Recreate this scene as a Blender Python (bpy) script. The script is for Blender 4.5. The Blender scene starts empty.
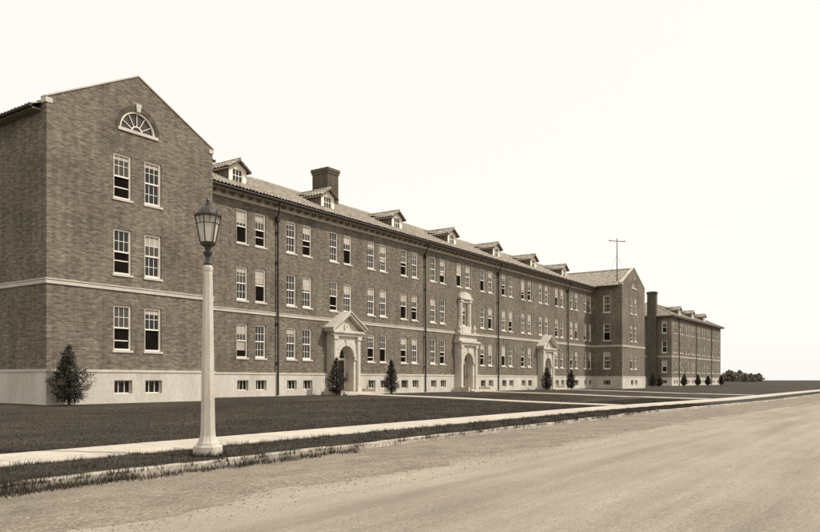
import bpy, math, random
import numpy as np
from mathutils import Vector
random.seed(7)
rnd = random.random
def U(a,b): return a+(b-a)*rnd()

# ------------------------------------------------------------------ materials
def tone(v):
    k = max(0.0, min(1.0, v/0.6))
    return (v*(1.24-0.16*k), v*(0.975+0.015*k), v*(0.69+0.165*k), 1)
MATS = {}
def newmat(name):
    m = bpy.data.materials.new(name); m.use_nodes = True
    nt = m.node_tree; b = nt.nodes["Principled BSDF"]
    MATS[name] = m
    return m, nt, b
def N(nt, t, **kw):
    n = nt.nodes.new(t)
    for k, v in kw.items(): setattr(n, k, v)
    return n
def mapping(nt, scale):
    tc = N(nt, 'ShaderNodeTexCoord'); mp = N(nt, 'ShaderNodeMapping')
    mp.inputs['Scale'].default_value = scale
    nt.links.new(tc.outputs['Object'], mp.inputs['Vector'])
    return mp.outputs[0]
def noise(nt, vec, scale, detail=6, rough=0.6):
    n = N(nt, 'ShaderNodeTexNoise')
    n.inputs['Scale'].default_value = scale; n.inputs['Detail'].default_value = detail
    n.inputs['Roughness'].default_value = rough
    nt.links.new(vec, n.inputs['Vector']); return n.outputs['Fac']
def ramp(nt, fac, stops):
    r = N(nt, 'ShaderNodeValToRGB')
    el = r.color_ramp.elements
    while len(el) < len(stops): el.new(0.5)
    for e, (p, c) in zip(el, stops):
        e.position = p; e.color = c
    nt.links.new(fac, r.inputs[0]); return r.outputs[0]
def mixc(nt, fac, a, b, mode='MIX'):
    m = N(nt, 'ShaderNodeMix', data_type='RGBA', blend_type=mode)
    if isinstance(fac, float): m.inputs[0].default_value = fac
    else: nt.links.new(fac, m.inputs[0])
    for i, s in ((6, a), (7, b)):
        if isinstance(s, tuple): m.inputs[i].default_value = s
        else: nt.links.new(s, m.inputs[i])
    return m.outputs[2]
def bump(nt, b, h, strength, dist):
    bp = N(nt, 'ShaderNodeBump'); bp.inputs['Strength'].default_value = strength
    bp.inputs['Distance'].default_value = dist
    nt.links.new(h, bp.inputs['Height']); nt.links.new(bp.outputs[0], b.inputs['Normal'])

def simple(name, v, rough=0.8, var=0.25, sc=3.0, scale=(1,1,1), bs=0.0, bd=0.01, spec=0.3, fine=0.0, fsc=40):
    m, nt, b = newmat(name)
    vec = mapping(nt, scale)
    f = noise(nt, vec, sc)
    c = ramp(nt, f, [(0.3, tone(v*(1-var))), (0.7, tone(v*(1+var)))])
    if fine:
        f2 = noise(nt, vec, fsc, 4)
        c2 = ramp(nt, f2, [(0.35, (1-fine,)*3+(1,)), (0.65, (1+fine,)*3+(1,))])
        c = mixc(nt, 1.0, c, c2, 'MULTIPLY')
    nt.links.new(c, b.inputs['Base Color'])
    b.inputs['Roughness'].default_value = rough
    b.inputs['Specular IOR Level'].default_value = spec
    if bs: bump(nt, b, noise(nt, vec, fsc if fine else sc*4), bs, bd)
    return m

def brickmat(name, lo, hi, mort):
    m, nt, b = newmat(name)
    tc = N(nt, 'ShaderNodeTexCoord'); sp = N(nt, 'ShaderNodeSeparateXYZ')
    nt.links.new(tc.outputs['Object'], sp.inputs[0])
    ad = N(nt, 'ShaderNodeMath', operation='ADD')
    nt.links.new(sp.outputs[0], ad.inputs[0]); nt.links.new(sp.outputs[1], ad.inputs[1])
    cb = N(nt, 'ShaderNodeCombineXYZ')
    nt.links.new(ad.outputs[0], cb.inputs[0]); nt.links.new(sp.outputs[2], cb.inputs[1])
    br = N(nt, 'ShaderNodeTexBrick')
    br.inputs['Scale'].default_value = 1.0
    br.inputs['Brick Width'].default_value = 0.23; br.inputs['Row Height'].default_value = 0.078
    br.inputs['Mortar Size'].default_value = 0.007; br.inputs['Mortar Smooth'].default_value = 0.3
    br.inputs['Bias'].default_value = -0.1
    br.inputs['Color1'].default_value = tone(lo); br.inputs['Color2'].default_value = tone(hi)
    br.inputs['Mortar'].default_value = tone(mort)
    nt.links.new(cb.outputs[0], br.inputs['Vector'])
    mp = N(nt, 'ShaderNodeMapping'); mp.inputs['Scale'].default_value = (2.2, 9.0, 1)
    nt.links.new(cb.outputs[0], mp.inputs[0])
    f1 = noise(nt, mp.outputs[0], 1.0, 5, 0.75)
    c1 = ramp(nt, f1, [(0.3, (0.50,)*3+(1,)), (0.52, (1,1,1,1)), (0.72, (1.65,)*3+(1,))])
    c = mixc(nt, 1.0, br.outputs['Color'], c1, 'MULTIPLY')
    f2 = noise(nt, cb.outputs[0], 0.35, 5, 0.6)
    c2 = ramp(nt, f2, [(0.3, (0.78,)*3+(1,)), (0.7, (1.22,)*3+(1,))])
    c = mixc(nt, 1.0, c, c2, 'MULTIPLY')
    mp3 = N(nt, 'ShaderNodeMapping'); mp3.inputs['Scale'].default_value = (3.0, 0.22, 1)
    nt.links.new(cb.outputs[0], mp3.inputs[0])
    f3 = noise(nt, mp3.outputs[0], 1.0, 4, 0.6)
    c3 = ramp(nt, f3, [(0.35, (0.84,)*3+(1,)), (0.6, (1.08,)*3+(1,))])
    c = mixc(nt, 1.0, c, c3, 'MULTIPLY')
    nt.links.new(c, b.inputs['Base Color'])
    b.inputs['Roughness'].default_value = 0.9; b.inputs['Specular IOR Level'].default_value = 0.2
    inv = N(nt, 'ShaderNodeMath', operation='SUBTRACT'); inv.inputs[0].default_value = 1
    nt.links.new(br.outputs['Fac'], inv.inputs[1])
    bump(nt, b, inv.outputs[0], 0.5, 0.006)
brickmat('brick', 0.098, 0.172, 0.26)
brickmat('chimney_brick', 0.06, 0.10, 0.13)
simple('limestone', 0.50, 0.85, 0.15, 1.2, bs=0.2, fine=0.1, fsc=25)
simple('plinth_concrete', 0.50, 0.9, 0.17, 0.8, (1.0,1.0,0.35), bs=0.2, fine=0.1, fsc=14)
simple('white_paint', 0.76, 0.5, 0.08, 2.0)
simple('shade_cloth', 0.40, 0.6, 0.25, .7)
simple('dark_metal', 0.03, 0.45, 0.2, 5.0, spec=0.5)
simple('pipe_metal', 0.03, 0.6, 0.3, 2.0)
simple('door_wood', 0.05, 0.5, 0.3, 3.0)
simple('unlit_room_sheet', 0.010, 0.95, 0.3, 3.0, spec=0.0)  # matte near-black sheet, room shade painted in behind open sashes
simple('soffit', 0.20, 0.8, 0.1, 2.0)
simple('tile', 0.32, 0.85, 0.42, 2.3, bs=0.1, fine=0.28, fsc=9)
simple('tile_under', 0.10, 0.9, 0.2, 2.0)
simple('dormer_side', 0.12, 0.9, 0.2, 3.0)
simple('lamp_concrete', 0.47, 0.85, 0.16, 3.0, (1,1,.4), bs=0.25, bd=0.004, fine=0.14, fsc=60)
simple('bark', 0.06, 0.9, 0.3, 8.0)
simple('leaf_dark', 0.022, 0.8, 0.3, 4.0)
simple('leaf_mid', 0.052, 0.8, 0.3, 4.0)
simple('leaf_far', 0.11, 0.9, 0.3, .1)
simple('grass_blade', 0.045, 0.8, 0.5, 1.5)
simple('stone_bits', 0.24, 0.9, 0.5, 6.0)
simple('kerb_concrete', 0.32, 0.9, 0.4, 1.4, bs=0.4, fine=0.3, fsc=14)
def glassmat(name, v, r):
    m, nt, b = newmat(name)
    b.inputs['Base Color'].default_value = tone(v); b.inputs['Roughness'].default_value = r
    b.inputs['Specular IOR Level'].default_value = 0.45
    bump(nt, b, noise(nt, mapping(nt, (1,1,1)), 2.5, 2), 0.15, 0.03)
glassmat('glass_dark', 0.010, 0.08)
glassmat('glass_grey', 0.05, 0.15)
m, nt, b = newmat('lantern_glass')
b.inputs['Base Color'].default_value = tone(0.62); b.inputs['Roughness'].default_value = 0.25
b.inputs['Transmission Weight'].default_value = 0.35
def groundmat(name, stops, sc1, sc2, bs, bd, patch=0.3, vec_scale=(1,1,1)):
    m, nt, b = newmat(name)
    vec = mapping(nt, vec_scale)
    f = noise(nt, vec, sc1, 8, 0.7)
    c = ramp(nt, f, [(p, tone(v)) for p, v in stops])
    f2 = noise(nt, vec, sc2, 6, 0.75)
    c2 = ramp(nt, f2, [(0.3, (1-patch,)*3+(1,)), (0.7, (1+patch,)*3+(1,))])
    c = mixc(nt, 1.0, c, c2, 'MULTIPLY')
    nt.links.new(c, b.inputs['Base Color'])
    b.inputs['Roughness'].default_value = 0.95; b.inputs['Specular IOR Level'].default_value = 0.15
    bump(nt, b, f, bs, bd)
    return m, nt, b, c
m, nt, b, c = groundmat('lawn_grass', [(0.3, 0.022), (0.5, 0.039), (0.72, 0.075)], 9.0, 0.35, 0.6, 0.05, 0.35)
f = noise(nt, mapping(nt, (0.12,0.5,1)), 1.0, 5, 0.7)
c = mixc(nt, 1.0, c, ramp(nt, f, [(0.35,(0.75,)*3+(1,)),(0.65,(1.35,)*3+(1,))]), 'MULTIPLY')
nt.links.new(c, b.inputs['Base Color'])
groundmat('gravel_dirt', [(0.3, 0.09), (0.46, 0.17), (0.58, 0.24), (0.72, 0.36)], 22.0, 0.9, 0.5, 0.015, 0.30, (0.8,1.2,1))
m, nt, b, c = groundmat('road_surface', [(0.25, 0.20), (0.5, 0.26), (0.75, 0.32)], 20.0, 0.5, 0.35, 0.012, 0.12, (0.6,1.3,1))
vec = mapping(nt, (0.045, 0.9, 1)); f = noise(nt, vec, 1.0, 6, 0.65)
c3 = ramp(nt, f, [(0.32, (0.74,)*3+(1,)), (0.5, (1,1,1,1)), (0.68, (1.2,)*3+(1,))])
c = mixc(nt, 1.0, c, c3, 'MULTIPLY')
vec = mapping(nt, (1,1,1)); f = noise(nt, vec, 55.0, 3, 0.6)
c4 = ramp(nt, f, [(0.36, (0.72,)*3+(1,)), (0.5, (1,1,1,1)), (0.64, (1.25,)*3+(1,))])
c = mixc(nt, 1.0, c, c4, 'MULTIPLY')
nt.links.new(c, b.inputs['Base Color'])
m, nt, b, c = groundmat('walk_concrete', [(0.25, 0.35), (0.5, 0.44), (0.75, 0.52)], 5.0, 0.6, 0.3, 0.006, 0.16)
tc = N(nt, 'ShaderNodeTexCoord'); sp = N(nt, 'ShaderNodeSeparateXYZ'); nt.links.new(tc.outputs['Object'], sp.inputs[0])
md = N(nt, 'ShaderNodeMath', operation='PINGPONG'); md.inputs[1].default_value = 0.9
nt.links.new(sp.outputs[0], md.inputs[0])
lt = N(nt, 'ShaderNodeMath', operation='LESS_THAN'); lt.inputs[1].default_value = 0.012
nt.links.new(md.outputs[0], lt.inputs[0])
nt.links.new(mixc(nt, lt.outputs[0], c, tone(0.12)), b.inputs['Base Color'])

# ------------------------------------------------------------------ mesh builder
class MB:
    def __init__(s): s.v=[]; s.f=[]; s.m=[]; s.slots=[]
    def slot(s, mat):
        if mat not in s.slots: s.slots.append(mat)
        return s.slots.index(mat)
    def add(s, vs, fs, mat):
        o=len(s.v); k=s.slot(mat); s.v.extend([tuple(p) for p in vs])
        for f in fs: s.f.append(tuple(i+o for i in f)); s.m.append(k)
    def quad(s,a,b,c,d,mat): s.add([a,b,c,d],[(0,1,2,3)],mat)
    def box(s,P,u0,u1,z0,z1,d0,d1,mat):
        vs=[P(u,z,d) for d in (d0,d1) for z in (z0,z1) for u in (u0,u1)]
        s.add(vs,[(0,1,3,2),(4,6,7,5),(0,4,5,1),(2,3,7,6),(0,2,6,4),(1,5,7,3)],mat)
    def bar(s,P,a,b,t,d0,d1,mat):
        vs=[]
        for d in (d0,d1):
            for (u,z) in (a,b): vs.append(P(u,z,d)); 
            for (u,z) in (a,b): vs.append(P(u,z+t,d))
        s.add(vs,[(0,1,3,2),(4,6,7,5),(0,4,5,1),(2,3,7,6),(0,2,6,4),(1,5,7,3)],mat)
    def cyl(s,a,b,r0,r1,n,mat,cap=True):
        a=Vector(a); b=Vector(b); d=(b-a).normalized()
        x=d.orthogonal().normalized(); y=d.cross(x)
        vs=[]
        for (c,r) in ((a,r0),(b,r1)):
            for i in range(n):
                t=2*math.pi*i/n; vs.append(c+x*math.cos(t)*r+y*math.sin(t)*r)
        fs=[(i,(i+1)%n,n+(i+1)%n,n+i) for i in range(n)]
        if cap: fs+=[tuple(range(n))[::-1],tuple(range(n,2*n))]
        s.add(vs,fs,mat)
    def lathe(s,cx,cy,prof,n,mat,rot=0.0):
        vs=[];fs=[]
        for (r,z) in prof:
            for i in range(n):
                t=2*math.pi*i/n+rot; vs.append((cx+r*math.cos(t),cy+r*math.sin(t),z))
        for k in range(len(prof)-1):
            for i in range(n):
                j=(i+1)%n; fs.append((k*n+i,k*n+j,(k+1)*n+j,(k+1)*n+i))
        fs.append(tuple(range(n))[::-1]); fs.append(tuple(range((len(prof)-1)*n,len(prof)*n)))
        s.add(vs,fs,mat)
    def obj(s,name,parent=None,smooth=False):
        me=bpy.data.meshes.new(name)
        o3=parent.location if parent else Vector((0,0,0))
        me.from_pydata([(p[0]-o3[0],p[1]-o3[1],p[2]-o3[2]) for p in s.v],[],s.f)
        for k in s.slots: me.materials.append(MATS[k])
        me.polygons.foreach_set('material_index',s.m)
        if smooth: me.polygons.foreach_set('use_smooth',[True]*len(s.f))
        me.update()
        ob=bpy.data.objects.new(name,me); bpy.context.scene.collection.objects.link(ob)
        if parent: ob.parent=parent
        return ob
def empty(name,loc):
    e=bpy.data.objects.new(name,None); e.location=loc
    bpy.context.scene.collection.objects.link(e); return e
def PY(y0): return lambda u,z,d: (u, y0-d, z)
def PXm(x0): return lambda u,z,d: (x0-d, u, z)
def PXp(x0): return lambda u,z,d: (x0+d, u, z)
def PYp(y0): return lambda u,z,d: (u, y0+d, z)
I3=lambda u,z,d:(u,d,z)

def corner(trim,x,y,sx,sy):
    for (z0,z1,e,m) in ((-.6,1.44,.0595,'plinth_concrete'),(1.44,1.56,.0995,'limestone'),(5.34,5.52,.0545,'limestone'),(5.52,5.57,.0895,'limestone')):
        xa,xb=sorted((x-sx*.02,x+sx*e)); ya,yb=sorted((y-sy*.02,y+sy*e))
        trim.box(I3,xa,xb,z0+.001,z1-.001,ya,yb,m)

def wall(mb,P,u0,u1,z0,z1,ops,mat,depth=0.22,d=0.0):
    us=sorted({u0,u1}|{o[0] for o in ops}|{o[1] for o in ops}); us=[u for u in us if u0<=u<=u1]
    zs=sorted({z0,z1}|{o[2] for o in ops}|{o[3] for o in ops}); zs=[z for z in zs if z0<=z<=z1]
    for i in range(len(us)-1):
        for j in range(len(zs)-1):
            um=(us[i]+us[i+1])/2; zm=(zs[j]+zs[j+1])/2
            if any(o[0]<um<o[1] and o[2]<zm<o[3] for o in ops): continue
            mb.quad(P(us[i],zs[j],d),P(us[i+1],zs[j],d),P(us[i+1],zs[j+1],d),P(us[i],zs[j+1],d),mat)
    for (a,b,c,e) in ops:
        c2=max(c,z0); e2=min(e,z1)
        if e2<=c2: continue
        D=d-depth
        mb.quad(P(a,c2,d),P(a,e2,d),P(a,e2,D),P(a,c2,D),mat)
        mb.quad(P(b,c2,d),P(b,e2,d),P(b,e2,D),P(b,c2,D),mat)
        mb.quad(P(a,e2,d),P(b,e2,d),P(b,e2,D),P(a,e2,D),mat)
        mb.quad(P(a,c2,d),P(b,c2,d),P(b,c2,D),P(a,c2,D),mat)

def window(mb,P,o,detail=True):
    a,b,c,e=o; w='white_paint'; g=0.001
    f=0.075
    mb.box(P,a+g,a+f,c+g,e-g,-.20,-.07,w); mb.box(P,b-f,b-g,c+g,e-g,-.20,-.07,w)
    mb.box(P,a+f,b-f,e-f-.02,e-g,-.20,-.07,w); mb.box(P,a+f,b-f,c+g,c+f,-.20,-.06,w)
    mid=c+(e-c)*.5
    i0,i1,j0,j1=a+f,b-f,c+f,e-f-.02
    mb.box(P,a-.08,b+.08,c-.11,c-.001,-.18,.05,'limestone')
    opened = rnd()<0.38; part=opened and rnd()<.5
    up='glass_grey' if rnd()<.4 else 'glass_dark'
    mb.quad(P(i0,j0,-.17),P(i1,j0,-.17),P(i1,mid,-.17),P(i0,mid,-.17),'unlit_room_sheet' if opened else 'glass_dark')
    mb.quad(P(i0,mid,-.145),P(i1,mid,-.145),P(i1,j1,-.145),P(i0,j1,-.145),up)
    r=rnd()
    if r<.72:
        h=(j1-mid)*(U(.5,1.0) if r<.45 else U(.15,.5))
        mb.quad(P(i0,j1-h,-.141),P(i1,j1-h,-.141),P(i1,j1,-.141),P(i0,j1,-.141),'shade_cloth')
        if r<.08:
            h=(mid-j0)*U(.2,.8)
            mb.quad(P(i0,mid-h,-.166),P(i1,mid-h,-.166),P(i1,mid,-.166),P(i0,mid,-.166),'shade_cloth')
    mb.box(P,i0,i1,mid-.035,mid+.035,-.165,-.10,w)
    if part:
        zq=j0+(mid-j0)*U(.25,.7); mb.box(P,i0,i1,zq,zq+.05,-.168,-.14,w)
    for (s0,s1,dd) in ((mid+.035,j1,-.12),(j0,mid-.035,-.15)):
        if dd==-.15 and opened: continue
        mb.box(P,i0,i0+.035,s0,s1,dd-.02,dd+.005,w); mb.box(P,i1-.035,i1,s0,s1,dd-.02,dd+.005,w)
        if detail:
            for k in (1,2):
                x=i0+(i1-i0)*k/3; mb.box(P,x-.012,x+.012,s0,s1,dd-.02,dd,w)
            z=(s0+s1)/2; mb.box(P,i0+.035,i1-.035,z-.012,z+.012,dd-.018,dd+.002,w)
    if not opened: mb.box(P,i0+.035,i1-.035,j0,j0+.05,-.168,-.14,w)

def bwindow(mb,P,o):
    a,b,c,e=o
    mb.quad(P(a,c,-.18),P(b,c,-.18),P(b,e,-.18),P(a,e,-.18),'glass_dark')
    w='white_paint' if rnd()<.6 else 'shade_cloth'
    f=.045
    mb.box(P,a+.001,a+f,c,e,-.17,-.11,w); mb.box(P,b-f,b-.001,c,e,-.17,-.11,w)
    mb.box(P,a+f,b-f,e-f,e-.001,-.17,-.11,w); mb.box(P,a+f,b-f,c+.001,c+f,-.17,-.11,w)
    for k in (1,2):
        x=a+(b-a)*k/3; mb.box(P,x-.014,x+.014,c+f,e-f,-.16,-.12,w)

WZ=[(2.5,4.66),(6.15,8.31),(9.77,11.93)]
BZ=(0.42,1.06)
def storeys(brick,trim,win,P,u0,u1,cols,ztop,skip=(),bskip=(),extra=(),detail=True,ww=.94):
    ops=list(extra); wl=[]; bl=[]
    for i,u in enumerate(cols):
        for k,(a,b) in enumerate(WZ):
            if (i,k) in skip: continue
            o=(u-ww/2,u+ww/2,a,b); ops.append(o); wl.append(o)
        if i not in bskip:
            bl.append((u-ww/2,u+ww/2,BZ[0],BZ[1]))
    wall(brick,P,u0,u1,1.5,ztop,ops,'brick')
    wall(brick,P,u0,u1,-.6,1.44,bl+[(e[0],e[1],-.1,1.44) for e in extra if e[2]<1.6],'plinth_concrete',depth=.27,d=.06)
    for o in wl: window(win,P,o,detail)
    for o in bl: bwindow(win,P,o)
    segs=[(u0,u1)]
    for e in extra:
        if e[2]<1.6:
            n=[]
            for (a,b) in segs:
                if a<e[0] and e[1]<b: n+= [(a,e[0]),(e[1],b)]
                else: n.append((a,b))
            segs=n
    for a,b in segs: trim.box(P,a,b,1.44,1.56,-.1,.10,'limestone')
    trim.box(P,u0,u1,5.34,5.52,-.05,.055,'limestone')
    trim.box(P,u0,u1,5.52,5.57,-.05,.09,'limestone')

def tiled(mb,A,B,up,L,mat='tile',rib=0.29,course=0.42,off=0.0):
    A=Vector(A);B=Vector(B);up=Vector(up).normalized();al=(B-A); W=al.length; al.normalize()
    n=al.cross(up); 
    if n.z<0: n=-n
    cols=int(W/rib)*5; rows=int(L/course)
    vs=[];fs=[]
    for r in range(rows):
        for (tt,hh) in ((r*L/rows,.045),((r+1)*L/rows,.0)):
            for c in range(cols+1):
                u=W*c/cols; ph=(c%5)/5.0
                hgt=.075*math.sin(math.pi*ph)
                jit=0.008*math.sin(c*12.9+r*7.1)
                vs.append(A+al*u+up*tt+n*(hgt+hh+jit+off))
    nc=cols+1
    for r in range(rows*2-1):
        for c in range(cols): fs.append((r*nc+c,r*nc+c+1,(r+1)*nc+c+1,(r+1)*nc+c))
    mb.add(vs,fs,mat)

def colpanel(mb,P,uc,us,bot,top,d0,d1,mat):
    for i in range(len(us)-1):
        x0,x1=us[i],us[i+1]; e=1e-5
        b0,b1=bot(x0+e),bot(x1-e); t0,t1=top(x0+e),top(x1-e)
        mb.quad(P(uc+x0,b0,d1),P(uc+x1,b1,d1),P(uc+x1,t1,d1),P(uc+x0,t0,d1),mat)
        mb.quad(P(uc+x0,t0,d0),P(uc+x1,t1,d0),P(uc+x1,t1,d1),P(uc+x0,t0,d1),mat)
        mb.quad(P(uc+x0,b0,d0),P(uc+x1,b1,d0),P(uc+x1,b1,d1),P(uc+x0,b0,d1),mat)
    for x in (us[0],us[-1]):
        e=1e-5 if x==us[0] else -1e-5
        mb.quad(P(uc+x,bot(x+e),d0),P(uc+x,top(x+e),d0),P(uc+x,top(x+e),d1),P(uc+x,bot(x+e),d1),mat)

def ring(mb,P,uc,zc,r0,r1,d0,d1,mat,n=13,key=True,a0=0.0,a1=math.pi,gap=.012):
    for i in range(n):
        t0=a0+(a1-a0)*i/n+gap; t1=a0+(a1-a0)*(i+1)/n-gap
        R=r1+(0.12 if key and i==n//2 else 0); D=d1+(0.05 if key and i==n//2 else 0)
        pts=[(r0,t0),(R,t0),(R,t1),(r0,t1)]
        vs=[P(uc+r*math.cos(t),zc+r*math.sin(t),d) for d in (d0,D) for r,t in pts]
        mb.add(vs,[(0,1,2,3),(7,6,5,4),(0,4,5,1),(1,5,6,2),(2,6,7,3),(3,7,4,0)],mat)

def portal(mb,P,uc,kind):
    S='limestone'; r=.88; sp=2.75; zf=.22
    dF=.50
    hw=1.62
    if kind=='gable': top=lambda x: 4.72+1.1*(1-abs(x)/hw)
    else: top=lambda x: 5.25
    arc=[-hw]+[ -r*math.cos(math.pi*i/20) for i in range(21)]+[hw]
    if kind=='gable':
        arc=sorted(set([round(a,6) for a in arc]+[0.0]))
    bot=lambda x: (sp+math.sqrt(max(0,r*r-x*x))) if abs(x)<r else -.3
    colpanel(mb,P,uc,arc,bot,top,-.45,dF,S)
    for s in (-1,1): mb.quad(P(uc+s*r,-.3,-.45),P(uc+s*r,sp,-.45),P(uc+s*r,sp,dF),P(uc+s*r,-.3,dF),S)
    ring(mb,P,uc,sp,r-.03,r+.30,dF-.1,dF+.07,S,n=11)
    for s in (-1,1):
        c=uc+s*1.36
        mb.box(P,c-.17,c+.17,.5,4.05,dF-.05,dF+.14,S)
        mb.box(P,c-.23,c+.23,-.1,.5,dF-.05,dF+.22,S)
        mb.box(P,c-.23,c+.23,4.05,4.28,dF-.05,dF+.22,S)
        mb.box(P,c-.12,c+.12,.7,3.85,dF+.10,dF+.165,S)
        mb.box(P,uc+s*r-.0 if s>0 else uc-r-.26, uc+r+.26 if s>0 else uc-r, sp-.2,sp-.02,dF-.05,dF+.1,S)
    mb.box(P,uc-hw-.08,uc+hw+.08,4.30,4.52,dF-.06,dF+.20,S)
    mb.box(P,uc-hw-.16,uc+hw+.16,4.52,4.70,-.02,dF+.34,S)
    if kind=='gable':
        for s in (-1,1):
            mb.bar(P,(uc+s*(hw+.32),4.62),(uc+s*.001,5.86),.20,-.02,dF+.40,S)
            mb.bar(P,(uc+s*(hw+.40),4.80),(uc+s*.001,6.06),.09,-.02,dF+.50,S)
        ring(mb,P,uc,4.98,.0+.06,.28,dF,dF+.09,S,n=12,key=False,a1=2*math.pi,gap=0)
    else:
        mb.box(P,uc-hw-.12,uc+hw+.12,5.25,5.42,-.02,dF+.22,S)
        for s in (-1,1):
            cx,cy,_=P(uc+s*1.38,0,dF-.12)
            mb.lathe(cx,cy,[(.16,5.42),(.16,5.55),(.07,5.62),(.19,5.85),(.17,6.0),(.06,6.1),(.09,6.16),(.02,6.32)],10,S)
            mb.box(P,uc+s*.80-.22,uc+s*.80+.22,5.42,8.55,-.02,.20,S)
            mb.box(P,uc+s*.80-.12,uc+s*.80+.12,6.2,8.3,.16,.27,S)
            mb.box(P,uc+s*.80-.26,uc+s*.80+.26,8.38,8.55,-.02,.32,S)
            colpanel(mb,P,uc,[s*1.02,s*1.18,s*1.34] if s>0 else [-1.34,-1.18,-1.02],lambda x:5.42,lambda x:5.6+1.3*max(0,(1.36-abs(x))/.34)**1.6,-.02,.16,S)
        mb.box(P,uc-.575,uc+.575,5.42,6.13,-.02,.24,S)
        mb.box(P,uc-.575,uc+.575,8.33,8.62,-.02,.21,S)
        mb.box(P,uc-1.15,uc+1.15,8.62,8.78,-.02,.38,S)
        us=[-1.05+2.1*i/14 for i in range(15)]
        colpanel(mb,P,uc,us,lambda x:8.78,lambda x:8.80+.52*math.sqrt(max(0,1-(x/1.06)**2)),-.02,.26,S)
    W='white_paint'
    mb.box(P,uc-r,uc+r,zf-.4,zf,-.45,dF+.05,S)
    mb.box(P,uc-r,uc+r,2.55,2.72,-.44,-.34,W)
    for s in (-1,1):
        mb.box(P,uc+s*r-(.07 if s>0 else 0),uc+s*r+(0 if s>0 else .07),zf,2.55,-.44,-.34,W)
        a,b_=(uc+.01,uc+r-.07) if s>0 else (uc-r+.07,uc-.01)
        mb.box(P,a,b_,zf,2.55,-.44,-.38,'door_wood')
        mb.box(P,a+.13,b_-.13,1.2,2.4,-.40,-.372,'glass_grey')
        mb.box(P,a+.13,b_-.13,.42,1.0,-.40,-.365,'door_wood')
        for q in (1.6,2.0): mb.box(P,a+.13,b_-.13,q-.012,q+.012,-.38,-.362,'door_wood')
    vs=[P(uc,2.72,-.42)]+[P(uc+r*math.cos(t),max(2.72,sp+r*math.sin(t)),-.42) for t in [math.pi*i/16 for i in range(17)]]
    mb.add(vs,[(0,i,i+1) for i in range(1,17)],'glass_dark')
    ring(mb,P,uc,sp,r-.07,r,-.42,-.34,W,n=14,key=False,gap=0)
    for t in (36,72,108,144):
        t=math.radians(t); a=P(uc,2.74,-.39); b_=P(uc+.82*math.cos(t),sp+.82*math.sin(t),-.39)
        mb.cyl(a,b_,.018,.018,4,W,False)
    cx,cy,_=P(uc,0,.15)
    mb.lathe(cx,cy,[(.02,3.5),(.02,3.28),(.14,3.2),(.15,3.17),(.11,2.9),(.03,2.86)],8,'dark_metal')
    mb.box(P,uc-1.9,uc+1.9,-.4,zf-.004,dF+.05,dF+1.45,'walk_concrete')
    mb.box(P,uc-2.1,uc+2.1,-.4,.08,dF+1.45,dF+1.85,'walk_concrete')
    for s in (-1,1): mb.box(P,uc+s*2.02-.13,uc+s*2.02+.13,-.3,.42,dF-.3,dF+1.3,S)

def dormer(mb,x,yf,zr,slope,yend,w=1.5,h=1.0,rise=.52):
    P=PY(yf); hw=w/2; zb=zr-.15; zt=zr+h
    wo=(x-.42,x+.42,zr+.10,zt-.06)
    wall(mb,P,x-hw,x+hw,zb,zt,[wo],'white_paint',depth=.12)
    mb.add([P(x-hw,zt,0),P(x+hw,zt,0),P(x,zt+rise*.8,0)],[(0,1,2)],'white_paint')
    mb.quad(P(wo[0],wo[2],-.1),P(wo[1],wo[2],-.1),P(wo[1],wo[3],-.1),P(wo[0],wo[3],-.1),'glass_dark')
    for k in (0,1,2,3):
        u=wo[0]+.02+(wo[1]-wo[0]-.04)*k/3; mb.box(P,u-.02,u+.02,wo[2],wo[3],-.09,-.05,'white_paint')
    for q in (.0,.5,1): 
        z=wo[2]+.025+(wo[3]-wo[2]-.05)*q; mb.box(P,wo[0],wo[1],z-.022,z+.022,-.088,-.055,'white_paint')
    mb.box(P,x-hw-.03,x+hw+.03,zr-.05,zr+.05,-.02,.07,'white_paint')
    ye=yend
    for s in (-1,1):
        X=x+s*hw
        mb.add([(X,yf,zb),(X,yf,zt),(X,ye,zt),(X,ye,zb+(ye-yf)*slope)],[(0,1,2,3)],'dormer_side')
    for s in (-1,1):
        E=x+s*(hw+.22); ze=zt-.11; zp=zt+rise
        L=math.hypot(hw+.22,zp-ze)
        tiled(mb,(E,yf-.28,ze),(E,ye,ze),(-s*(hw+.22),0,zp-ze),L,rib=.27,course=.33)
        mb.quad((E,yf-.28,ze),(E,ye,ze),(x,ye,zp),(x,yf-.28,zp),'tile_under')
        mb.bar(PY(yf-.26),(E,ze-.09),(x,zp-.10),.11,0,.03,'tile_under')
        mb.box(I3,min(E,E-s*.05),max(E,E-s*.05),ze-.1,ze,yf-.26,ye,'soffit')
    mb.cyl((x,yf-.3,zt+rise+.07),(x,ye,zt+rise+.07),.08,.08,6,'tile')

def chimney(mb,x0,x1,y0,y1,z0,z1):
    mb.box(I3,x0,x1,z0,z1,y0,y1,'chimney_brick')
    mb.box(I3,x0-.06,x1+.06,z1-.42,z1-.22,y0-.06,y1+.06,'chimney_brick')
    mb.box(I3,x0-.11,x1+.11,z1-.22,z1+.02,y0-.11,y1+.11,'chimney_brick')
    mb.box(I3,x0+.25,x1-.25,z1+.02,z1+.12,y0+.25,y1-.25,'pipe_metal')

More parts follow.
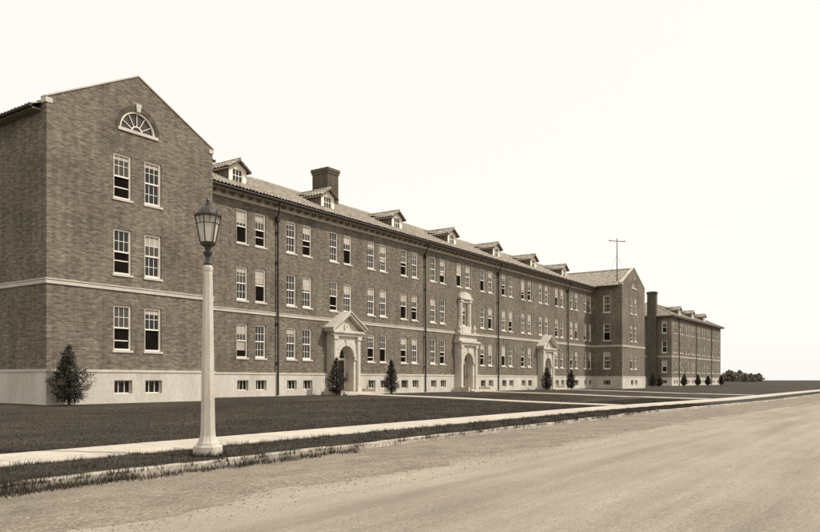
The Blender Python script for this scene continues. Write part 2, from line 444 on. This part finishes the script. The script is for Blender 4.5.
# ------------------------------------------------------------------ main barracks
B=empty('barracks_building',(60.6,41.8,0))
brick=MB(); trim=MB(); win=MB(); roof=MB(); port=MB(); dorm=MB(); pipe=MB(); chim=MB()
YF=35.8; YP=31.8; D0=61.0; BAY=4.49
XL0,XL1=18.1,27.4; XR0,XR1=93.9,103.2
PF=PY(YF)
bays=[D0+BAY*k for k in range(-7,8)]
cols=[]; skip=[]; bskip=[]; extra=[]
for k,bx in zip(range(-7,8),bays):
    for s in (-.8,.8):
        if bx+s<XL1+.7 or bx+s>XR0-.5: continue
        i=len(cols); cols.append(bx+s)
        if k in (-4,0,4): skip.append((i,0)); bskip.append(i)
        if k==0: skip.append((i,1))
    if k in (-4,0,4): extra.append((bx-.95,bx+.95,1.5,3.75))
single=(D0-.55,D0+.55,6.15,8.31)
storeys(brick,trim,win,PF,XL1,XR0,cols,12.8,skip,bskip,extra+[single])
window(win,PF,single)
for k in (-4,0,4): portal(port,PF,D0+BAY*k,'flat' if k==0 else 'gable')
ez=12.98; ey=YF-.68; ry=41.8; rz=16.15; sl=(rz-ez)/(ry-ey)
trim.box(PF,XL1,XR0,12.72,12.80,-.1,.60,'soffit')
trim.box(PF,XL1,XR0,12.42,12.72,-.1,.10,'limestone')
u=XL1+.4
while u<XR0-.3:
    trim.box(PF,u-.05,u+.05,12.58,12.72,.10,.52,'soffit'); u+=.75
roof.box(PF,XL1,XR0,12.80,12.95,.58,.66,'tile_under')
roof.cyl((XL1,YF-.70,12.90),(XR0,YF-.70,12.90),.085,.085,8,'pipe_metal')
L=math.hypot(ry-ey,rz-ez)
tiled(roof,(XL1-3,ey-.06,ez),(XR0+3,ey-.06,ez),(0,ry-ey,rz-ez),L)
roof.quad((XL1-4,ey,ez-.02),(XR0+4,ey,ez-.02),(XR0+4,ry,rz-.02),(XL1-4,ry,rz-.02),'tile_under')
tiled(roof,(XL1-3,2*ry-ey,ez),(XR0+3,2*ry-ey,ez),(0,-(ry-ey),rz-ez),L,rib=.6,course=.8)
roof.cyl((XL1-4,ry,rz+.07),(XR0+4,ry,rz+.07),.14,.14,8,'tile')
wall(brick,PYp(47.8),XL1,XR0,-.6,12.9,[],'brick')
for k in (-5.5,-1.5,1.5,5.5):
    x=D0+BAY*k
    pipe.cyl((x-.35,YF-.68,12.84),(x-.3,YF-.60,12.55),.05,.05,8,'pipe_metal')
    pipe.cyl((x-.3,YF-.60,12.55),(x,YF-.14,11.95),.05,.05,8,'pipe_metal')
    pipe.box(PF,x-.13,x+.13,11.65,11.98,.03,.25,'pipe_metal')
    pipe.cyl((x,YF-.14,11.7),(x,YF-.14,5.7),.062,.062,8,'pipe_metal')
    pipe.cyl((x,YF-.16,5.7),(x,YF-.16,.05),.062,.062,8,'pipe_metal')
    for z in (2.2,4.8,8.9,10.9): pipe.box(PF,x-.11,x+.11,z,z+.06,.0,.16,'pipe_metal')
for k in (-6,-4,-2,0,2,4,6):
    yf=37.1; zr=ez+(yf-ey)*sl
    dormer(dorm,D0+BAY*k,yf,zr,sl,40.3)
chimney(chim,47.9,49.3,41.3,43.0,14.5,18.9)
def pavilion(x0,x1,leftvis):
    xc=(x0+x1)/2; hw=(x1-x0)/2; P=PY(YP); zc=13.55; za=15.92
    storeys(brick,trim,win,P,x0,x1,[xc-.86,xc+.86],12.4,ww=.98)
    corner(trim,x0,YP,-1,-1); corner(trim,x1,YP,1,-1)
    r=1.02; zb=13.18
    top=lambda x: zc+(za-zc)*(1-abs(x)/hw)
    arcs=[-r*math.cos(math.pi*i/20) for i in range(21)]
    for i in range(20):
        a,b=arcs[i],arcs[i+1]
        brick.quad(P(xc+a,12.4,0),P(xc+b,12.4,0),P(xc+b,zb,0),P(xc+a,zb,0),'brick')
        h=lambda q: zb+math.sqrt(max(0,r*r-q*q))
        brick.quad(P(xc+a,h(a),0),P(xc+b,h(b),0),P(xc+b,top(b),0),P(xc+a,top(a),0),'brick')
        brick.quad(P(xc+a,h(a),0),P(xc+b,h(b),0),P(xc+b,h(b),-.2),P(xc+a,h(a),-.2),'brick')
    for s in (-1,1): brick.quad(P(xc+s*r,12.4,0),P(xc+s*hw,12.4,0),P(xc+s*hw,zc,0),P(xc+s*r,top(r),0),'brick')
    brick.add([P(x0,12.4,-.34),P(x1,12.4,-.34),P(x1,zc,-.34),P(xc,za,-.34),P(x0,zc,-.34)],[(0,1,2,3,4)],'brick')
    for s in (-1,1):
        brick.add([(xc+s*hw,YP,13.3),(xc+s*hw,YP,zc),(xc+s*hw,YP+.34,zc),(xc+s*hw,YP+.34,13.3)],[(0,1,2,3)],'brick')
        trim.bar(P,(xc+s*(hw+.06),zc-.03),(xc+s*.0005,za+.005),.07,-.38,.045,'limestone')
        trim.box(P,xc+s*hw-(.26 if s>0 else .06),xc+s*hw+(.06 if s>0 else .26),zc-.26,zc-.04,-.36,.035,'limestone')
    win.add([P(xc,zb,-.16)]+[P(xc+r*math.cos(math.pi*i/20),zb+r*math.sin(math.pi*i/20),-.16) for i in range(21)],[(0,i,i+1) for i in range(1,21)],'glass_grey')
    ring(win,P,xc,zb,r-.09,r-.002,-.16,-.05,'white_paint',n=18,key=False,gap=0)
    ring(win,P,xc,zb,.28,.33,-.15,-.10,'white_paint',n=12,key=False,gap=0)
    for t in (30,60,90,120,150):
        t=math.radians(t); win.cyl(P(xc+.3*math.cos(t),zb+.3*math.sin(t),-.12),P(xc+.95*math.cos(t),zb+.95*math.sin(t),-.12),.022,.022,4,'white_paint',False)
    trim.box(P,xc-r-.12,xc+r+.12,zb-.12,zb+.03,-.19,.07,'limestone')
    ring(trim,P,xc,zb,r+.002,r+.24,-.05,.012,'chimney_brick',n=27,key=False,gap=.004)
    kx=.16
    trim.add([P(xc-.10,zb+r-.02,.06),P(xc+.10,zb+r-.02,.06),P(xc+kx,zb+r+.36,.08),P(xc-kx,zb+r+.36,.08),P(xc-.10,zb+r-.02,-.1),P(xc+.10,zb+r-.02,-.1),P(xc+kx,zb+r+.36,-.1),P(xc-kx,zb+r+.36,-.1)],[(0,1,2,3),(0,1,5,4),(2,3,7,6),(0,3,7,4),(1,2,6,5)],'limestone')
    yb=52.0
    if leftvis:
        storeys(brick,trim,win,PXm(x0),YP,yb,[37.0+4.6*i for i in range(4)],13.3)
        storeys(brick,trim,win,PXp(x1),YP,YF,[YP+2.0],13.3)
    else:
        storeys(brick,trim,win,PXm(x0),YP,YF,[YP+2.0],13.3)
        storeys(brick,trim,win,PXp(x1),YP,yb,[35.0+4.2*i for i in range(4)],13.3)
    wall(brick,PYp(yb),x0,x1,-.6,13.3,[],'brick')
    g=(za-zc)/hw; rz2=za-.20; o=.45; ze=rz2-g*(hw+o); L2=math.hypot(hw+o,rz2-ze)
    for s in (-1,1):
        E=xc+s*(hw+o)
        tiled(roof,(E,YP+.40,ze),(E,yb+.4,ze),(-s*(hw+o),0,rz2-ze),L2)
        roof.quad((E,YP+.36,ze-.02),(E,yb+.4,ze-.02),(xc,yb+.4,rz2-.02),(xc,YP+.36,rz2-.02),'tile_under')
        xa,xb=sorted((E-s*.04,E-s*.52)); 
        trim.box(I3,xa,xb,ze-.14,ze-.07,YP+.4,yb+.3,'soffit')
        roof.cyl((E+s*.05,YP+.38,ze-.02),(E+s*.05,yb+.4,ze-.02),.08,.08,8,'pipe_metal')
    roof.cyl((xc,YP+.36,rz2+.08),(xc,yb+.4,rz2+.08),.13,.13,8,'tile')
    brick.add([(x0,yb,13.2),(x1,yb,13.2),(xc,yb,rz2-.1)],[(0,1,2)],'brick')
pavilion(XL0,XL1,True)
pavilion(XR0,XR1,False)
for mb,n in ((brick,'walls'),(trim,'stone_trim'),(win,'windows'),(roof,'tile_roof'),(port,'entrance_portals'),(dorm,'dormers'),(pipe,'downspouts'),(chim,'chimney')):
    mb.obj(n,B)

am=MB()
am.cyl((94.6,32.7,13.0),(94.6,32.7,19.3),.07,.045,8,'bark')
am.cyl((93.3,33.3,18.85),(95.9,32.1,19.0),.045,.045,6,'bark')
for t in (-1,1): 
    x=94.6+1.15*t; y=32.7-.57*t; z=18.95+.07*t
    am.cyl((x,y,z),(x,y,z+.16),.03,.04,6,'dark_metal')
am.cyl((94.6,32.7,17.2),(96.2,34.6,14.3),.012,.012,4,'dark_metal')
am.cyl((94.6,32.7,17.2),(96.0,31.9,14.3),.012,.012,4,'dark_metal')
am.obj('antenna_mast')

# ------------------------------------------------------------------ second barracks further along
B2=empty('barracks_building',(160,44.5,0))
brick=MB(); trim=MB(); win=MB(); roof=MB(); dorm=MB(); chim=MB(); pipe=MB()
x0,x1,y0,y1=141.0,181.0,38.5,50.5
c2=[]
for k in range(9): c2+= [x0+2.6+4.35*k-.8,x0+2.6+4.35*k+.8]
storeys(brick,trim,win,PY(y0),x0,x1,c2,12.8,detail=False)
storeys(brick,trim,win,PXm(x0),y0,y1,[y0+1.3,y0+5.6,y0+9.4],12.8,detail=False)
corner(trim,x0,y0,-1,-1)
wall(brick,PXp(x1),y0,y1,-.6,12.8,[],'brick'); wall(brick,PYp(y1),x0,x1,-.6,12.8,[],'brick')
o=.65; E=12.95; R=16.2; rx0,rx1,yc=x0+6,x1-6,(y0+y1)/2
a=(x0-o,y0-o,E);b_=(x1+o,y0-o,E);c_=(x1+o,y1+o,E);d_=(x0-o,y1+o,E);r0=(rx0,yc,R);r1=(rx1,yc,R)
def hipslope(p,q,r,s):
    p,q,r,s=map(Vector,(p,q,r,s)); n=16
    for i in range(n):
        t0,t1=i/n,(i+1)/n
        w=Vector((0,0,.05))
        roof.quad(p.lerp(s,t0)+w,q.lerp(r,t0)+w,q.lerp(r,t1),p.lerp(s,t1),'tile')
        roof.quad(p.lerp(s,t0)+w,q.lerp(r,t0)+w,q.lerp(r,t0),p.lerp(s,t0),'tile_under')
hipslope(a,b_,r1,r0); hipslope(c_,d_,r0,r1); hipslope(b_,c_,r1,r1); hipslope(d_,a,r0,r0)
for (p,q) in ((a,r0),(b_,r1),(c_,r1),(d_,r0),(r0,r1)): roof.cyl(p,q,.16,.16,6,'tile')
trim.box(I3,x0-o+.05,x1+o-.05,12.72,12.82,y0-o+.05,y1+o-.05,'soffit')
roof.box(I3,x0-o,x1+o,12.83,12.93,y0-o,y1+o,'pipe_metal')
sl2=(R-E)/(yc-y0+o)
for x in (151.0,161.0,171.0): dormer(dorm,x,y0+1.2,E+(1.2+o)*sl2,sl2,y0+4.6)
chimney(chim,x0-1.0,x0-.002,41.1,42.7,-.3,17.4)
for k in (1,4,7):
    x=x0+2.6+4.35*(k-.5); pipe.cyl((x,y0-.14,12.6),(x,y0-.14,0),.07,.07,6,'pipe_metal')
for mb,n in ((brick,'walls'),(trim,'stone_trim'),(win,'windows'),(roof,'tile_roof'),(dorm,'dormers'),(pipe,'downspouts'),(chim,'end_chimney')):
    mb.obj(n,B2)

# ------------------------------------------------------------------ ground and ways
def bend(x):
    t=max(0,min(1,(x-34)/34)); t=t*t*(3-2*t)
    return -1.5*t
XS=[-1500,-300,-80,-30]+[-20+4*i for i in range(48)]+[200,260,400,800,1500,3500]
def sheet(mb,prof,mat,xs=XS):
    for i in range(len(xs)-1):
        for j in range(len(prof)-1):
            q=[]
            for x,p in ((xs[i],prof[j]),(xs[i+1],prof[j]),(xs[i+1],prof[j+1]),(xs[i],prof[j+1])):
                q.append((x,p[0]+(bend(x) if p[2] else 0),p[1]))
            mb.quad(*q,mat)
g=MB()
sheet(g,[(-2000,-.5,0),(-7.5,-.5,0),(-6.9,-.78,0),(11.22,-.78,1),(11.30,-.50,1),(12.4,-.475,1),(13.4,-.47,1),(15.3,-.425,1),(19,-.36,1),(26,-.16,0),(33.0,-.01,0),(36,0.0,0),(2500,0,0)],'lawn_grass')
g.obj('lawn')
g=MB(); sheet(g,[(-6.6,-.62,0),(-2,-.575,0),(3,-.575,1),(8.0,-.612,1),(8.9,-.64,1)],'road_surface'); g.obj('road')
g=MB(); R=random.Random(3)
xs=[-60+2*i for i in range(30)]+[.16*i for i in range(420)]+[68+2*i for i in range(100)]+[400,1500]
ed=[]; w_=0
for x in xs:
    w_=.86*w_+R.gauss(0,.07)
    ed.append(8.05+w_+.16*math.sin(x*.9)+.12*math.sin(x*2.3+1)+R.uniform(-.10,.10))
for i in range(len(xs)-1):
    pr=[]
    for x,e in ((xs[i],ed[i]),(xs[i+1],ed[i+1])):
        bz=bend(x); rz_=-.575-.0074*(min(e,8.0)-3)-max(0,e-8)*.031
        pr.append([(x,e+bz,rz_+.003),(x,9.1+bz,-.603),(x,10.3+bz,-.598),(x,11.24+bz,-.585)])
    for j in range(3): g.quad(pr[0][j],pr[1][j],pr[1][j+1],pr[0][j+1],'gravel_dirt')
g.obj('gravel_shoulder')
g=MB()
xs=[-60+1.0*i for i in range(0,260)]
for i in range(len(xs)-1):
    a0,a1=xs[i]+.006,xs[i+1]-.006; dz=U(-.015,.015); dy=U(-.02,.02)
    q=[]
    for x in (a0,a1):
        for (y,z) in ((11.14,-.75),(11.14,-.475),(11.17,-.455),(11.31,-.455),(11.31,-.75)): q.append((x,y+bend(x)+dy,z+(dz if z>-.7 else 0)))
    g.add(q,[(0,5,6,1),(1,6,7,2),(2,7,8,3),(3,8,9,4),(0,1,2,3,4),(9,8,7,6,5)],'kerb_concrete')
g.obj('kerb')
g=MB()
sheet(g,[(13.5,-.60,1),(13.5,-.437,1),(15.15,-.400,1),(15.15,-.6,1)],'walk_concrete',xs=[-60+2*i for i in range(130)]+[400,1500])
g.obj('sidewalk')
def zlawn(y):
    pts=[(11.3,-.50),(12.4,-.475),(13.4,-.47),(15.3,-.425),(19,-.36),(26,-.16),(33,-.01),(36,0),(99,0)]
    for (a,za),(b,zb) in zip(pts,pts[1:]):
        if y<=b: return za+(zb-za)*max(0,(y-a))/(b-a)
    return 0
for k in (-4,0,4):
    x=D0+BAY*k; g=MB()
    ys=[15.0+bend(x)]+[16+1.0*i for i in range(18)]+[33.5]
    for i in range(len(ys)-1):
        y0_,y1_=ys[i],ys[i+1]; za,zb=zlawn(y0_-bend(x)*(1 if y0_<20 else 0))+.045,zlawn(y1_-bend(x)*(1 if y1_<20 else 0))+.045
        g.quad((x-.95,y0_,za),(x+.95,y0_,za),(x+.95,y1_,zb),(x-.95,y1_,zb),'walk_concrete')
        for s in (-.95,.95): g.quad((x+s,y0_,za-.2),(x+s,y0_,za),(x+s,y1_,zb),(x+s,y1_,zb-.2),'walk_concrete')
    g.obj('entrance_walk')

V=[];F=[]
def blade(x,y,z,h,w):
    a=U(0,6.283); lx,ly=U(-.5,.5)*h,U(-.5,.5)*h; i=len(V)
    V.extend([(x-math.cos(a)*w,y-math.sin(a)*w,z-.01),(x+math.cos(a)*w,y+math.sin(a)*w,z-.01),(x+lx,y+ly,z+h)]); F.append((i,i+1,i+2))
for _ in range(30000):
    x=4+46*rnd()**1.5; y=U(11.34,13.48); b0=bend(x)
    blade(x,y+b0,zlawn(y),U(.02,.06)*(1+.5*math.sin(x*3.1)*math.sin(y*5)),.006+.0003*x)
for _ in range(70000):
    x=6+52*rnd()**1.3; y=15.2+13*rnd()**1.6; b0=bend(x) if y<19 else 0
    blade(x,y+b0,zlawn(y),U(.02,.05),.007+.0004*x)
for _ in range(520):
    r=rnd(); x=4+34*rnd()**1.4
    if r<.6: y=U(11.02,11.5); z=-.50 if y>11.3 else -.47
    elif r<.8: y=13.48; z=-.47
    else: y=15.2; z=-.43
    for k in range(int(U(8,26))): blade(x+random.gauss(0,.10),y+bend(x)+random.gauss(0,.05),z-.02,U(.05,.15),.008)
for _ in range(110):
    x=5+9*rnd()**1.3; y=U(10.75,11.15); 
    for k in range(24): blade(x+random.gauss(0,.12),y+random.gauss(0,.07),-.60,U(.05,.15),.009)
for _ in range(500):
    a=U(0,6.283); blade(10.39+.36*math.cos(a),12.2+.36*math.sin(a),-.48,U(.05,.14),.008)
me=bpy.data.meshes.new('grass'); me.from_pydata(V,[],F); me.materials.append(MATS['grass_blade'])
ob=bpy.data.objects.new('grass',me); bpy.context.scene.collection.objects.link(ob)
g=MB()
for _ in range(8500):
    x=3+40*rnd()**1.5; y=7.8+3.4*rnd()**.8 if rnd()<.88 else U(6.8,8.1); y+=bend(x); s=U(.007,.022)*(1.7 if rnd()<.05 else 1); z=-.606
    q=[(x+U(.7,1.2)*s,y,z),(x,y+U(.7,1.2)*s,z),(x-U(.7,1.2)*s,y,z),(x,y-U(.7,1.2)*s,z),(x+U(-.3,.3)*s,y,z+U(.5,.9)*s+.006)]
    g.add(q,[(0,1,4),(1,2,4),(2,3,4),(3,0,4)],'stone_bits')
g.obj('gravel')

# ------------------------------------------------------------------ trees
def conifer(x,y,z,h,r,seed,n=5200,loose=.3,leaf=.045):
    R=random.Random(seed); mb=MB()
    mb.lathe(x,y,[(.07,z-.05),(.05,z+.25*h),(.03,z+.6*h),(.008,z+.98*h)],7,'bark')
    nl=95
    limbs=[]
    for i in range(nl):
        t=.03+.95*(i/nl)**1.0; az=i*2.399+R.uniform(-.4,.4)
        prof=min(1.0,.55+t*1.9)*max(0,1-t)**.95*1.12
        ln=r*prof*R.uniform(1-loose,1+loose*.8)+.015
        rise=ln*R.uniform(.5,1.1)
        a=Vector((x,y,z+t*h*.93)); b=a+Vector((math.cos(az)*ln,math.sin(az)*ln,rise*.6))
        mb.cyl(a,b,.012,.004,4,'bark',False); limbs.append((a,b,ln,t))
    tot=sum(l[2]+.08 for l in limbs)
    for a,b,ln,t in limbs:
        k=int(n*(ln+.08)/tot)
        mt='leaf_mid' if R.random()<.4 else 'leaf_dark'
        for _ in range(k):
            q=R.random()**.6; c=a.lerp(b,q*1.05)
            sp=(.03+.085*r*(1-.3*q))*(1-.6*t)
            c=c+Vector((R.gauss(0,sp),R.gauss(0,sp),R.gauss(0,sp)))
            s=leaf*R.uniform(.5,1.3)
            d=Vector((R.gauss(0,1),R.gauss(0,1),R.gauss(.8,1))).normalized(); e=d.orthogonal().normalized()*s*.4
            mb.add([c-e,c+e,c+d*s*1.7],[(0,1,2)],mt)
    mb.obj('conifer_tree')
conifer(18.6,30.9,-.05,2.85,.84,1,9500,.4,.06)
conifer(40.5,34.1,0,2.85,.78,2,7500,.25,.06)
conifer(47.2,34.2,0,2.85,.66,3,7500,.2,.06)
conifer(75.8,34.0,0,2.6,.75,4,3500,.2,.08)
conifer(82.6,34.0,0,2.4,.68,5,3500,.2,.08)
for i,(x,hh) in enumerate(((121,2.4),(124.5,2.0),(140,2.3),(150,2.2),(158,2.0),(170,2.3))): conifer(x,36.0,0,hh,.65,10+i,1600,.3,.13)
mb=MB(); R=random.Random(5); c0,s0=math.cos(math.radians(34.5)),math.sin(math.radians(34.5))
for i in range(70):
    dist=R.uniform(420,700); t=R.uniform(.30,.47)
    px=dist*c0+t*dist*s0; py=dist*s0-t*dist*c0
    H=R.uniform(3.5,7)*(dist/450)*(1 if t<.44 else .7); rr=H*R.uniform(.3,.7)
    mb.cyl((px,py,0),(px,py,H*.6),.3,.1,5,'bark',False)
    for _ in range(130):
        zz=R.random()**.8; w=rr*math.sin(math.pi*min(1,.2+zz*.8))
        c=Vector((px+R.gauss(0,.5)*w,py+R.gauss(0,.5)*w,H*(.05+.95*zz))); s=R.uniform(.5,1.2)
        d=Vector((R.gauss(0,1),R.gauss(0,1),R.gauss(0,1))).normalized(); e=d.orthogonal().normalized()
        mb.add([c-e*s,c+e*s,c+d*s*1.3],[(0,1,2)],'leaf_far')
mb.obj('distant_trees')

# ------------------------------------------------------------------ street lamp
lx,ly,lz=10.39,12.2,-.50
Lp=empty('street_lamp',(lx,ly,lz))
m1=MB(); r8=math.pi/8
m1.lathe(lx,ly,[(.31,lz-.1),(.31,lz+.20),(.29,lz+.23)],8,'lamp_concrete',r8)
m1.lathe(lx,ly,[(.235,lz+.225),(.235,lz+.27),(.20,lz+.33),(.165,lz+.42),(.155,lz+.55),(.148,lz+.75),(.098,lz+3.80),(.11,lz+3.84),(.11,lz+3.90),(.09,lz+3.93)],8,'lamp_concrete',r8)
m1.obj('concrete_post',Lp)
m2=MB(); n=6; q=math.pi/6
zb,zt=3.88,4.44
m2.lathe(lx,ly,[(.085,3.42),(.095,3.47),(.06,3.52),(.05,3.60),(.085,3.66),(.10,3.70),(.055,3.74),(.07,3.80),(.15,3.86),(.16,3.885)],10,'dark_metal')
m2.lathe(lx,ly,[(.155,zb),(.165,zb+.03)],6,'dark_metal',q)
m2.lathe(lx,ly,[(.265,zt-.01),(.285,zt),(.285,zt+.035),(.25,zt+.05),(.20,zt+.12),(.12,zt+.20),(.06,zt+.235),(.06,zt+.27),(.02,zt+.30),(.035,zt+.335),(.02,zt+.37),(.004,zt+.43)],12,'dark_metal',q)
for i in range(6):
    t=q+i*math.pi/3; t2=t+math.pi/3
    a=Vector((lx+.155*math.cos(t),ly+.155*math.sin(t),zb+.02)); b=Vector((lx+.262*math.cos(t),ly+.262*math.sin(t),zt))
    m2.cyl(a,b,.013,.013,6,'dark_metal')
    a2=Vector((lx+.155*math.cos(t2),ly+.155*math.sin(t2),zb+.02)); b2=Vector((lx+.262*math.cos(t2),ly+.262*math.sin(t2),zt))
    m2.cyl(a.lerp(b,.72),a2.lerp(b2,.72),.008,.008,5,'dark_metal')
    am_=(a+a2)/2; bm_=(b+b2)/2; m2.cyl(am_.lerp(bm_,.72),bm_,.006,.006,5,'dark_metal')
    m2.cyl(b+Vector((0,0,.03)),b+Vector(((b.x-lx)*.12,(b.y-ly)*.12,.11)),.022,.004,5,'dark_metal')
m2.obj('lantern_frame',Lp,False)
m3=MB(); m3.lathe(lx,ly,[(.146,zb+.03),(.25,zt-.01)],6,'lantern_glass',q); m3.obj('lantern_glass',Lp)

# ------------------------------------------------------------------ light, sky, camera
AZ=math.radians(-58)
EL=math.radians(47)
sd=bpy.data.lights.new('sun','SUN'); sd.energy=3.5; sd.angle=math.radians(0.6); sd.color=(1,.965,.90)
so=bpy.data.objects.new('sun',sd); bpy.context.scene.collection.objects.link(so)
dv=Vector((math.cos(EL)*math.cos(AZ),math.cos(EL)*math.sin(AZ),math.sin(EL)))
so.rotation_euler=dv.to_track_quat('Z','Y').to_euler(); so.location=dv*100
w=bpy.data.worlds.new('World'); bpy.context.scene.world=w; w.use_nodes=True
nt=w.node_tree; bg=nt.nodes['Background']
sk=nt.nodes.new('ShaderNodeTexSky'); sk.sky_type='NISHITA'; sk.sun_disc=False
sk.sun_elevation=EL; sk.sun_rotation=math.pi/2-AZ; sk.dust_density=3.0
bw=nt.nodes.new('ShaderNodeRGBToBW'); nt.links.new(sk.outputs[0],bw.inputs[0])
mx=nt.nodes.new('ShaderNodeMix'); mx.data_type='RGBA'; mx.inputs[0].default_value=.85
nt.links.new(bw.outputs[0],mx.inputs[6]); mx.inputs[7].default_value=(9.3,9.3,9.3,1)
tn=nt.nodes.new('ShaderNodeMix'); tn.data_type='RGBA'; tn.blend_type='MULTIPLY'; tn.inputs[0].default_value=1
nt.links.new(mx.outputs[2],tn.inputs[6]); tn.inputs[7].default_value=(1,.982,.925,1)
nt.links.new(tn.outputs[2],bg.inputs['Color']); bg.inputs['Strength'].default_value=.12

cd=bpy.data.cameras.new('camera'); cd.sensor_width=36; cd.lens=36*750/820
cd.shift_x=0; cd.shift_y=(380-266)/820; cd.clip_end=6000; cd.clip_start=.1
co=bpy.data.objects.new('camera',cd); bpy.context.scene.collection.objects.link(co)
co.location=(0,0,1.07); co.rotation_euler=(math.radians(90),0,math.radians(34.5-90))
bpy.context.scene.camera=co
vs=bpy.context.scene.view_settings; vs.view_transform='Standard'; vs.look='None'; vs.exposure=0; vs.gamma=1
